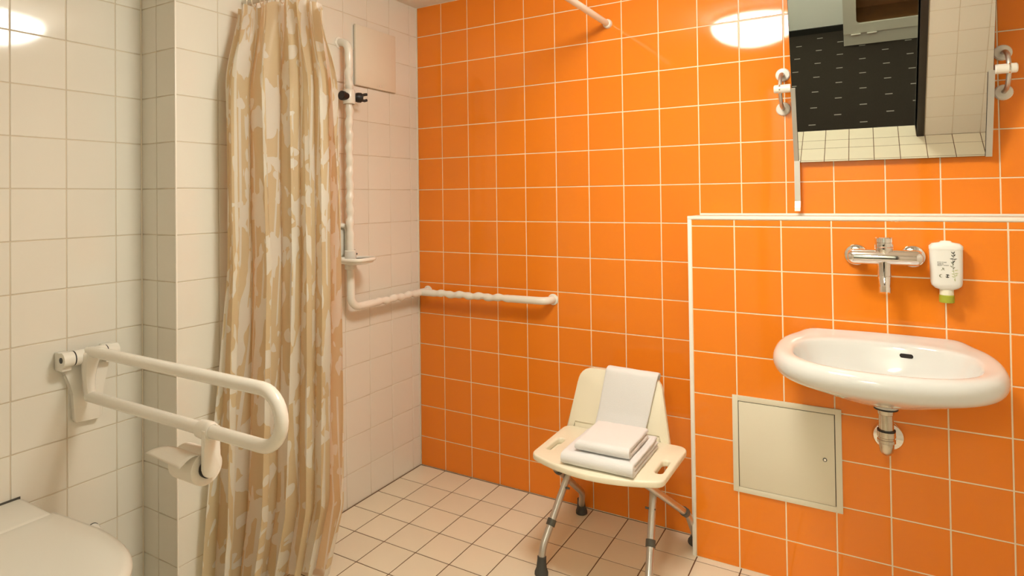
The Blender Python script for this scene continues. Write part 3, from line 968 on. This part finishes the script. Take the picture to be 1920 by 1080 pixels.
def curtain_pt(s, v):
    """s across the gathered cloth, v from 0 (top) to 1 (hem)"""
    z = ZT + (ZB - ZT) * v
    drop = (ZT - z)
    k = max(0.0, min(1.0, drop / 0.30))
    k = k * k * (3 - 2 * k)
    at, bt = Vector((0.035, -1.035)), Vector((0.375, -0.965))
    flare = max(0.0, (drop - 0.9) / 1.05)
    al, bl = Vector((0.045 - 0.030 * flare, -1.100 - 0.055 * flare)), Vector((0.302, -0.848 + 0.0 * flare))
    # the hem pulls in at the right end
    hem = max(0.0, (drop - 1.72) / 0.22)
    bl += Vector((-0.034, -0.034)) * hem
    a, b = at.lerp(al, k), bt.lerp(bl, k)
    d = (b - a)
    n = Vector((d.y, -d.x)).normalized()      # towards the room
    sw = s + 0.018 * math.sin(2 * math.pi * (1.3 * s + 0.15 + 0.25 * v)) + 0.010 * math.sin(2 * math.pi * (3.1 * s - 0.5 * v))
    ph = 2 * math.pi * (6.2 * sw + 0.45 * math.sin(2 * math.pi * 0.9 * s + 1.0) + 0.10 * math.sin(4.0 * v + 3 * s))
    amp = (0.018 + 0.019 * k + 0.012 * flare) * (0.75 + 0.45 * math.sin(2 * math.pi * 1.7 * s + 0.6) ** 2)
    disp = amp * math.sin(ph) + 0.30 * amp * math.sin(2 * ph + 1.1 + 2.0 * v)
    disp += 0.010 * k * noise.noise(Vector((s * 9, v * 3.0, 1.7)))
    disp += 0.005 * noise.noise(Vector((s * 26, v * 10.0, 5.1)))
    sl_ = 0.35 * amp * math.sin(2 * ph) * (0.6 + 0.4 * k)
    # the loose front edge sags below the last ring
    q = a + d * s + n * disp + d.normalized() * sl_
    zz = z
    if s > 0.80:
        zz -= (s - 0.80) * 0.22 * max(0.0, 1 - drop / 0.20)
    # sag between the rings
    zz -= 0.012 * (0.5 + 0.5 * math.sin(2 * math.pi * (6.2 * s) + 0.8)) * max(0.0, 1 - drop / 0.10)
    return Vector((max(q.x, 0.008), q.y, max(zz, 0.012)))


cm = MB()
grid = [[curtain_pt(i / NU, j / NV) for i in range(NU + 1)] for j in range(NV + 1)]
cm.quadgrid(grid)
cloth = cm.build('cloth', M['curtain'], ct, angle=180)
uvl = cloth.data.uv_layers.new(name='UVMap')
# arc length of the cloth at mid height gives u, height gives v
mid_row = grid[NV // 2]
ul = [0.0]
for a, b in zip(mid_row, mid_row[1:]): ul.append(ul[-1] + (b - a).length)
vco = [(ul[idx % (NU + 1)], 1.944 * (1 - (idx // (NU + 1)) / NV)) for idx in range((NU + 1) * (NV + 1))]
for lp in cloth.data.loops:
    uvl.data[lp.index].uv = vco[lp.vertex_index]
for k in range(9):
    x = 0.028 + 0.032 * k
    pts = []
    tw = 0.35 * math.sin(k * 2.3)
    for q in range(25):
        t = 2 * math.pi * q / 24
        pts.append(Vector((x + 0.004 * math.sin(t) + tw * 0.019 * math.cos(t), RODY + 0.0205 * math.cos(t), RODZ - 0.008 + 0.0255 * math.sin(t))))
    MB().tube(pts, 0.0024, 8).build('ring', M['silicone'], ct)

# ------------------------------------------------------------------ folding support rail beside the toilet
AY = -1.44
fr_ = thing('folding_support_rail', (LX, AY, 0.63), 'white folding support rail hinged to the cream wall above the toilet', 'support rail')
ol = [(-1.508, 0.828), (-1.500, 0.800), (-1.483, 0.780), (-1.474, 0.755), (-1.469, 0.72), (-1.466, 0.645), (-1.460, 0.634), (-1.395, 0.629), (-1.386, 0.64),
      (-1.383, 0.72), (-1.378, 0.76), (-1.368, 0.79), (-1.362, 0.828)]
MB().prism([(LX, y, z) for y, z in ol], (0.022, 0, 0), 0.004).build('wall_plate', M['railwhite'], fr_)
HXc, HZc = LX + 0.045, 0.836
for y0, y1 in ((-1.512, -1.482), (-1.388, -1.355)):
    ears = MB()
    ears.tube([(HXc, y0, HZc), (HXc, y1, HZc)], 0.0215, 20)
    ears.box((LX + 0.001, y0 + 0.001, HZc - 0.035), (HXc, y1 - 0.001, HZc + 0.0195), 0.004)
    ears.build('hinge_ear', M['railwhite'], fr_)
MB().tube([(HXc, -1.479, HZc), (HXc, -1.391, HZc)], 0.0225, 22).build('hinge_barrel', M['railwhite'], fr_)
for y in (-1.4805, -1.3895):
    MB().tube([(HXc, y - 0.0017, HZc), (HXc, y + 0.0017, HZc)], 0.0218, 20).build('hinge_washer', M['black'], fr_)
MB().lathe([(0.0085, 0), (0.0085, 0.0015)], (HXc, -1.512, HZc), (0, -1, 0), 16).build('bolt_cap', M['black'], fr_)
AZU, AZL = 0.851, 0.7145
rb = (AZU - AZL) / 2
path = [Vector((HXc + 0.005, AY, AZU - 0.004)), Vector((HXc + 0.05, AY, AZU))] + resample([(HXc + 0.08, AY, AZU), (0.645, AY, AZU)], 0.12)
path += arc((0.645, AY, AZU - rb), rb, math.pi / 2, -math.pi / 2, 14, (1, 0, 0), (0, 0, 1))
path += resample([(0.61, AY, AZL), (LX + 0.055, AY, AZL)], 0.12)
MB().tube(path, 0.0165, 18).build('arm_loop', M['railwhite'], fr_)
wbm = MB()
wbm.loft([[Vector((x, y, z)) for (x, y) in ((xa, AY - w), (xb, AY - w), (xb, AY + w), (xa, AY + w))]
          for (z, xa, xb, w) in ((0.698, LX + 0.040, LX + 0.075, 0.012), (0.712, LX + 0.034, LX + 0.085, 0.016), (0.75, LX + 0.034, LX + 0.066, 0.017),
                                 (0.80, LX + 0.034, LX + 0.072, 0.022), (0.835, LX + 0.034, LX + 0.095, 0.028), (0.855, LX + 0.040, LX + 0.09, 0.024))])
wbm.build('arm_web', M['railwhite'], fr_, angle=80, subsurf=2)

# toilet paper holder on the lower tube
TPX = 0.440
tp = thing('paper_holder', (TPX, AY, 0.60), 'white toilet paper holder clamped on the lower tube of the support rail', 'paper holder')
MB().sleeve([(0.0190, -0.024), (0.0225, -0.022), (0.0235, -0.01), (0.0235, 0.012), (0.0205, 0.022), (0.0190, 0.024)], 0.0168, (TPX - 0.006, AY, AZL), (1, 0, 0), 24).build('clamp', M['railwhite'], tp)
pl = []
hw = 0.0235
for (y, z) in [(-hw, 0.722), (-hw, 0.622)] + [(-hw * math.cos(R(a)), 0.622 - hw * math.sin(R(a))) for a in range(15, 180, 15)] + [(hw, 0.622), (hw, 0.722)]:
    pl.append((TPX + 0.004, AY + y, z))
MB().prism(pl, (0.012, 0, 0), 0.003).build('plate', M['railwhite'], tp)
MB().tube([(TPX - 0.115, AY, 0.628), (TPX + 0.005, AY, 0.628)], 0.012, 16).build('spindle', M['black'], tp)
MB().tube([(TPX - 0.004, AY, 0.620), (TPX + 0.0042, AY, 0.620)], 0.0245, 24).build('spindle_disc', M['black'], tp)
rollz = 0.628 - 0.009
rr_ = 0.044
rl = thing('paper_roll', (TPX - 0.055, AY, rollz - rr_), 'white toilet paper roll with a loose sheet on the rail holder', 'toilet paper')
ro_ = MB()
rings_ = []
for (r_, x) in ((0.021, 0.0), (rr_ - 0.002, 0.0), (rr_, 0.002), (rr_, 0.098), (rr_ - 0.002, 0.1), (0.021, 0.1)):
    rings_.append([Vector((TPX - 0.105 + x, AY + r_ * math.cos(2 * math.pi * k / 40), rollz + r_ * math.sin(2 * math.pi * k / 40))) for k in range(40)])
ro_.quadgrid(rings_, close_u=True, close_v=True)
ro_.build('roll', M['paper'], rl)
cr_ = MB()
rings_ = []
for (r_, x) in ((0.0205, 0.002), (0.0205, 0.098), (0.0195, 0.098), (0.0195, 0.002)):
    rings_.append([Vector((TPX - 0.105 + x, AY + r_ * math.cos(2 * math.pi * k / 32), rollz + r_ * math.sin(2 * math.pi * k / 32))) for k in range(32)])
cr_.quadgrid(rings_, close_u=True, close_v=True)
cr_.build('core', M['gap'], rl)
# loose sheet standing off the top of the roll towards the wall side, tip folded
sh = MB()
rowsv = []
for i in range(9):
    t = i / 8
    row = []
    for j in range(9):
        w = j / 8
        xw = 0.100 - 0.0 * t
        x = TPX - 0.105 + xw * w - 0.050 * t * (1 - w * 0.9)
        y = AY - 0.020 - 0.052 * t
        z = rollz + rr_ - 0.004 + 0.004 * math.sin(t * math.pi) - 0.018 * t * t + 0.012 * t * (1 - w)
        row.append(Vector((x, y, z)))
    rowsv.append(row)
sh.quadgrid(rowsv)
so = sh.build('loose_sheet', M['paper'], rl, angle=180)
m_ = so.modifiers.new('solid', 'SOLIDIFY')
m_.thickness = 0.0012

# ------------------------------------------------------------------ toilet
TY, TZ = -1.757, 0.462
to = thing('toilet', (LX, TY, 0.06), 'white wall-hung toilet with closed lid under the folding support rail', 'toilet')


def toilet_ring(x0, x1, hw, z, n=2.6, seg=56, hwb=None):
    """D-shaped outline: straight sides from the wall, rounded front"""
    out = []
    hwb = hw if hwb is None else hwb
    L = min(0.30, (x1 - x0) * 0.6)
    half = []
    xs = x1 - L
    half.append((x0, hwb))
    for k in range(1, 8): half.append((x0 + (xs - x0) * k / 8, hwb + (hw - hwb) * k / 8))
    for k in range(0, 15):
        t = k / 14 * math.pi / 2
        half.append((xs + L * math.sin(t) ** (2 / n), hw * max(0.0, math.cos(t)) ** (2 / n)))
    pts = half + [(x, -y) for x, y in reversed(half[:-1])]
    return [Vector((x, TY + y, z)) for x, y in pts]


MB().loft([toilet_ring(LX, 0.16, 0.105, 0.075, 2.2), toilet_ring(LX, 0.26, 0.125, 0.12, 2.2), toilet_ring(LX, 0.38, 0.155, 0.24, 2.2), toilet_ring(LX, 0.45, 0.175, 0.34, 2.2),
           toilet_ring(LX, 0.465, 0.178, 0.40, 2.2), toilet_ring(LX, 0.46, 0.174, 0.411, 2.2)]).build('bowl', M['ceramic'], to, angle=60)
MB().box((LX, TY - 0.165, 0.40), (0.0, TY + 0.165, TZ + 0.004), 0.016, 4).build('rear_deck', M['lidplastic'], to)
MB().box((LX, TY - 0.160, TZ - 0.01), (LX + 0.0015, TY + 0.160, TZ + 0.0052)).build('wall_gap_shade', M['collar'], to, smooth=False)  # dark strip standing in for the shaded gap between deck and wall
MB().loft([toilet_ring(-0.01, 0.474, 0.182, 0.412, 2.3), toilet_ring(-0.012, 0.480, 0.186, 0.418, 2.3), toilet_ring(-0.012, 0.480, 0.186, 0.430, 2.3), toilet_ring(-0.01, 0.475, 0.183, 0.435, 2.3)]).build('seat', M['lidplastic'], to, angle=60)
ld = MB().loft([toilet_ring(-0.020, 0.481, 0.187, 0.437, 2.3, hwb=0.172), toilet_ring(-0.024, 0.488, 0.192, 0.442, 2.3, hwb=0.176), toilet_ring(-0.024, 0.488, 0.192, 0.452, 2.3, hwb=0.176),
                toilet_ring(-0.020, 0.480, 0.187, 0.4595, 2.3, hwb=0.172), toilet_ring(-0.010, 0.465, 0.176, 0.4625, 2.3, hwb=0.162), toilet_ring(0.02, 0.42, 0.13, 0.4635, 2.3, hwb=0.12)]).build('lid', M['lidplastic'], to, angle=60)
for s_ in (-1, 1):
    MB().tube([(-0.018, TY + s_ * 0.10, 0.448), (-0.018, TY + s_ * 0.148, 0.448)], 0.012, 16).build('hinge', M['lidplastic'], to)
# round cap on the wall beside the bowl
wc = thing('pipe_plug', (LX, -1.405, 0.29), 'small round white plug on the cream wall beside the toilet lid', 'plug')
MB().lathe([(0.016, 0.001), (0.016, 0.012), (0.013, 0.018), (0.004, 0.020)], (LX, -1.405, 0.287), (1, 0, 0), 24).build('cover', M['railwhite'], wc)
MB().lathe([(0.0175, 0), (0.0175, 0.002)], (LX, -1.4055, 0.2875), (1, 0, 0), 24).build('gasket', M['collar'], wc)

# ------------------------------------------------------------------ shower chair
ch = thing('shower_chair', (1.11, -0.30, 0), 'cream plastic shower chair with aluminium legs before the orange wall', 'chair')
SZ = 0.424
# seat outline (plan), curved front
SXL, SXR, SYB, SYF = 0.889, 1.343, -0.232, -0.562


def seat_outline():
    pts = []
    # rear edge left to right, then front right to left with a bow
    def corner(cx, cy, r, a0, a1, n=5): return [(cx + r * math.cos(R(a0 + (a1 - a0) * k / n)), cy + r * math.sin(R(a0 + (a1 - a0) * k / n))) for k in range(n + 1)]
    r1 = 0.035
    pts += corner(SXL + r1 - 0.004, SYB - r1, r1, 180, 90)
    pts += corner(SXR - r1 + 0.004, SYB - r1, r1, 90, 0)
    pts += corner(SXR - 0.040, SYF + 0.052, 0.040, 0, -70)
    for k in range(1, 12):
        t = k / 12
        x = SXR - 0.027 + (SXL - SXR + 0.054) * t
        pts.append((x, SYF + 0.014 - 0.050 * math.sin(math.pi * t) ** 0.9))
    pts += corner(SXL + 0.040, SYF + 0.052, 0.040, 250, 180)
    return pts


def slot(cx, cy, w, l, n=5):
    r = w / 2
    out = [(cx + r * math.cos(R(a)), cy + l / 2 - r + r * math.sin(R(a))) for a in range(0, 181, 30)]
    out += [(cx + r * math.cos(R(a)), cy - l / 2 + r + r * math.sin(R(a))) for a in range(180, 361, 30)]
    return out


bmx = bmesh.new()
SLC = ((0.930, -0.424, 0.028, 0.112), (1.3115, -0.430, 0.026, 0.108))
loops = [seat_outline()] + [slot(*q) for q in SLC]
edges = []
for lp in loops:
    vv = [bmx.verts.new((x, y, SZ)) for x, y in lp]
    for i in range(len(vv)): edges.append(bmx.edges.new((vv[i], vv[(i + 1) % len(vv)])))
bmesh.ops.triangle_fill(bmx, use_beauty=True, use_dissolve=False, edges=edges)
# remove any faces that filled the hand slots
for fce in list(bmx.faces):
    c = fce.calc_center_median()
    for (cx, cy, w, l) in SLC:
        if abs(c.x - cx) < w / 2 - 0.001 and abs(c.y - cy) < l / 2 - 0.002 and all(abs(v.co.x - cx) < w / 2 + 1e-4 and abs(v.co.y - cy) < l / 2 + 1e-4 for v in fce.verts):
            bmx.faces.remove(fce)
            break
res = bmesh.ops.extrude_face_region(bmx, geom=list(bmx.faces))
top_edges = [e for e in bmx.edges if len(e.link_faces) == 1 or True]
bmesh.ops.translate(bmx, verts=[v for v in res['geom'] if isinstance(v, bmesh.types.BMVert)], vec=(0, 0, -0.022))
sm = MB()
sm.bm.free()
sm.bm = bmx
bmesh.ops.recalc_face_normals(bmx, faces=bmx.faces[:])
sharp = [e for e in bmx.edges if len(e.link_faces) == 2 and e.calc_face_angle(0) > R(50) and abs(e.verts[0].co.z - e.verts[1].co.z) < 1e-5]
bmesh.ops.bevel(bmx, geom=sharp, offset=0.006, segments=3, affect='EDGES', profile=0.5)
sm.build('seat', M['chairplastic'], ch, angle=40)


def by(z): return -0.238 + (z - 0.40) * 0.19      # front face of the reclined backrest


bo = []
zt, zb2 = 0.640, 0.404
hwt, hwb = 0.160, 0.200
bcx = 1.084
rc = 0.055
# outline clockwise from the bottom left leg
bo += [(bcx - hwb, zb2), (bcx - hwb + 0.032, zb2), (bcx - hwb + 0.032, 0.447), (bcx + hwb - 0.035, 0.447), (bcx + hwb - 0.035, zb2), (bcx + hwb, zb2)]
for a in range(0, 91, 15): bo.append((bcx + hwt + 0.006 - rc + rc * math.cos(R(a)), zt - rc + rc * math.sin(R(a))))
for a in range(90, 181, 15): bo.append((bcx - hwt - 0.002 + rc + rc * math.cos(R(a)), zt - rc + rc * math.sin(R(a))))
MB().prism([(x, by(z), z) for x, z in bo], (0, 0.022, -0.002), 0.005, 3).build('backrest', M['chairplastic'], ch, angle=40)
# seat tongue that carries the backrest
MB().prism([(x, by(z) + 0.004, z) for x, z in ((bcx - hwb + 0.0335, 0.404), (bcx + hwb - 0.0365, 0.404), (bcx + hwb - 0.0365, 0.4455), (bcx - hwb + 0.0335, 0.4455))], (0, 0.014, 0), 0.002).build('rear_tongue', M['chairplastic'], ch)

LR = 0.0125


def leg(pts, collar_t, foot, name='leg', flip=0):
    lp = smooth_path(pts, 0.03, 6)
    o = MB().tube(lp, LR, 14).build(name, M['alu'], ch)
    a, b = Vector(pts[collar_t[0]]), Vector(pts[collar_t[0] + 1])
    d = (b - a).normalized()
    c = a.lerp(b, collar_t[1])
    MB().tube([c - d * 0.011, c + d * 0.011], LR + 0.0035, 16).build('collar', M['collar'], o)
    f = Vector(foot)
    up = (Vector(pts[-1]) - f)
    MB().lathe([(0.019, 0), (0.0235, 0.002), (0.0235, 0.010), (0.018, 0.024), (0.0155, 0.05), (0.0155, 0.060)], f, up if up.length > 0.01 else (0, 0, 1), 20).build('rubber_foot', M['rubber'], o)
    return o


leg([(0.955, -0.255, 0.394), (0.907, -0.496, 0.083), (0.909, -0.506, 0.02)], (0, 0.78), (0.909, -0.508, 0.0))
leg([(1.236, -0.255, 0.394), (1.281, -0.496, 0.083), (1.284, -0.506, 0.02)], (0, 0.73), (1.284, -0.508, 0.0))
leg([(0.905, -0.475, 0.394), (0.893, -0.105, 0.112), (0.866, -0.055, 0.03)], (0, 0.35), (0.866, -0.053, 0.0))
leg([(1.235, -0.475, 0.394), (1.325, -0.165, 0.158), (1.325, -0.060, 0.03)], (0, 0.93), (1.318, -0.057, 0.0))
for s_, x in ((0, 0.940), (1, 1.252)):
    MB().box((x - 0.030, -0.500, 0.386), (x + 0.030, -0.235, 0.4025), 0.004).build('leg_bracket', M['chairplastic'], ch)
    MB().tube([(x - 0.017, -0.372, 0.250), (x + 0.017, -0.372, 0.250)], 0.004, 8).build('pivot_pin', M['collar'], ch)
MB().tube([(0.952, -0.27, 0.372), (1.238, -0.27, 0.372)], 0.009, 12).build('cross_tube', M['alu'], ch)

# ------------------------------------------------------------------ towels
def folded_towel(name, cx, cy, rot, w, d, z0, th, label, plies=2):
    """cloth folded over at the front: closed round front edge, layers open at the sides and rear"""
    b = MB()
    T_ = th
    slot_h = 0.0022
    half = T_ / 2
    nslot = plies - 1
    prof_ = []
    NB = 14
    for q in range(NB + 1): prof_.append((d / 2 - (d - half) * q / NB, 0.0))                      # underside, rear to front
    for q in range(1, 12):
        a = -math.pi / 2 - math.pi * q / 12
        prof_.append((-d / 2 + half + half * math.cos(a), half + half * math.sin(a)))            # round front
    for q in range(NB + 1): prof_.append((-d / 2 + half + (d - half) * q / NB, T_))              # top, front to rear
    # slots that separate the layers, cut in from the rear
    for k in range(nslot, 0, -1):
        zc = T_ * k / plies
        depth = d - half * (1.1 + 0.25 * (k % 2))
        for q in range(NB + 1): prof_.append((d / 2 - depth * q / NB, zc + slot_h / 2))
        for q in range(NB + 1): prof_.append((d / 2 - depth + depth * q / NB, zc - slot_h / 2))
    nx = 26
    rings_ = []
    c_, s_ = math.cos(rot), math.sin(rot)
    ply = T_ / plies
    for i in range(nx + 1):
        t = 0.5 - 0.5 * math.cos(math.pi * i / nx)
        x0 = -w / 2 + w * t
        e = min(t, 1 - t) * w
        q_ = min(1.0, e / (ply * 0.45))
        sq = 0.35 + 0.65 * math.sqrt(max(0.0, 1 - (1 - q_) ** 2))
        rr2 = []
        for (y, zz) in prof_:
            kply = min(plies - 1, int(zz / ply - 1e-6)) if zz > 0 else 0
            cz = (kply + 0.5) * ply
            z = cz + (zz - cz) * sq
            x = x0 + 0.004 * noise.noise(Vector((3.1 * kply + cx * 9, y * 16, 0.7))) * (1 if t > 0.5 else -1)
            p_ = Vector((x, y, z))
            p_.z += 0.0040 * noise.noise(Vector((x0 * 11 + cx * 30, y * 11, 4.0))) * (zz / T_)
            p_.z += 0.0012 * noise.noise(Vector((x0 * 40 + cx * 30, y * 40, zz * 30)))
            p_.y += 0.0035 * noise.noise(Vector((x0 * 14 + 3, zz * 30, cx)))
            rr2.append(Vector((cx + p_.x * c_ - p_.y * s_, cy + p_.x * s_ + p_.y * c_, z0 + p_.z)))
        rings_.append(rr2)
    b.loft(rings_)
    o = b.build(name, M['towel'], None, angle=50)
    tag(o, label, 'towel', 'white towels on the shower chair')
    return o


folded_towel('folded_towel', 1.140, -0.440, R(0), 0.240, 0.275, SZ + 0.002, 0.042, 'larger folded white towel lying flat on the shower chair seat', 3)
folded_towel('folded_towel', 1.150, -0.450, R(0.5), 0.182, 0.205, SZ + 0.0465, 0.035, 'smaller folded white towel on top of the larger folded towel', 2)

# towel hung over the backrest
hg = MB()
rowsv = []
prof_ = []
ZTT = 0.651
for k in range(15): prof_.append((by(0.0 + 0.425 + (0.640 - 0.425) * k / 14) - 0.010 - 0.014 * max(0, 1 - k / 5), 0.425 + (0.640 - 0.425) * k / 14))
yc_ = by(0.640) + 0.011
for k in range(1, 8):
    a = math.pi - math.pi * k / 8
    prof_.append((yc_ + 0.0205 * math.cos(a), 0.640 + 0.0125 * math.sin(a)))
for k in range(8): prof_.append((yc_ + 0.0205 - 0.012 * k / 7, 0.640 - 0.13 * k / 7))
for (y, z) in prof_:
    t = max(0.0, min(1.0, (z - 0.425) / 0.225))
    xl = 1.004 + 0.033 * t
    xr = 1.192 + 0.043 * t
    row = []
    for j in range(17):
        w = j / 16
        x = xl + (xr - xl) * w
        yy = y - 0.0035 * noise.noise(Vector((w * 4, z * 9, 2.2))) - 0.003 * math.sin(w * math.pi)
        zz = z + (0.004 * noise.noise(Vector((w * 5, 0.3, 9))) if z < 0.45 else 0) - 0.004 * w
        row.append(Vector((x, yy, zz)))
    rowsv.append(row)
hg.quadgrid(rowsv)
ht = hg.build('hanging_towel', M['towel'], None, angle=180)
md = ht.modifiers.new('solid', 'SOLIDIFY')
md.thickness = 0.009
md.offset = 0.0
md = ht.modifiers.new('subsurf', 'SUBSURF')
md.levels = md.render_levels = 1
tag(ht, 'white towel hung over the backrest of the shower chair', 'towel', 'white towels on the shower chair')
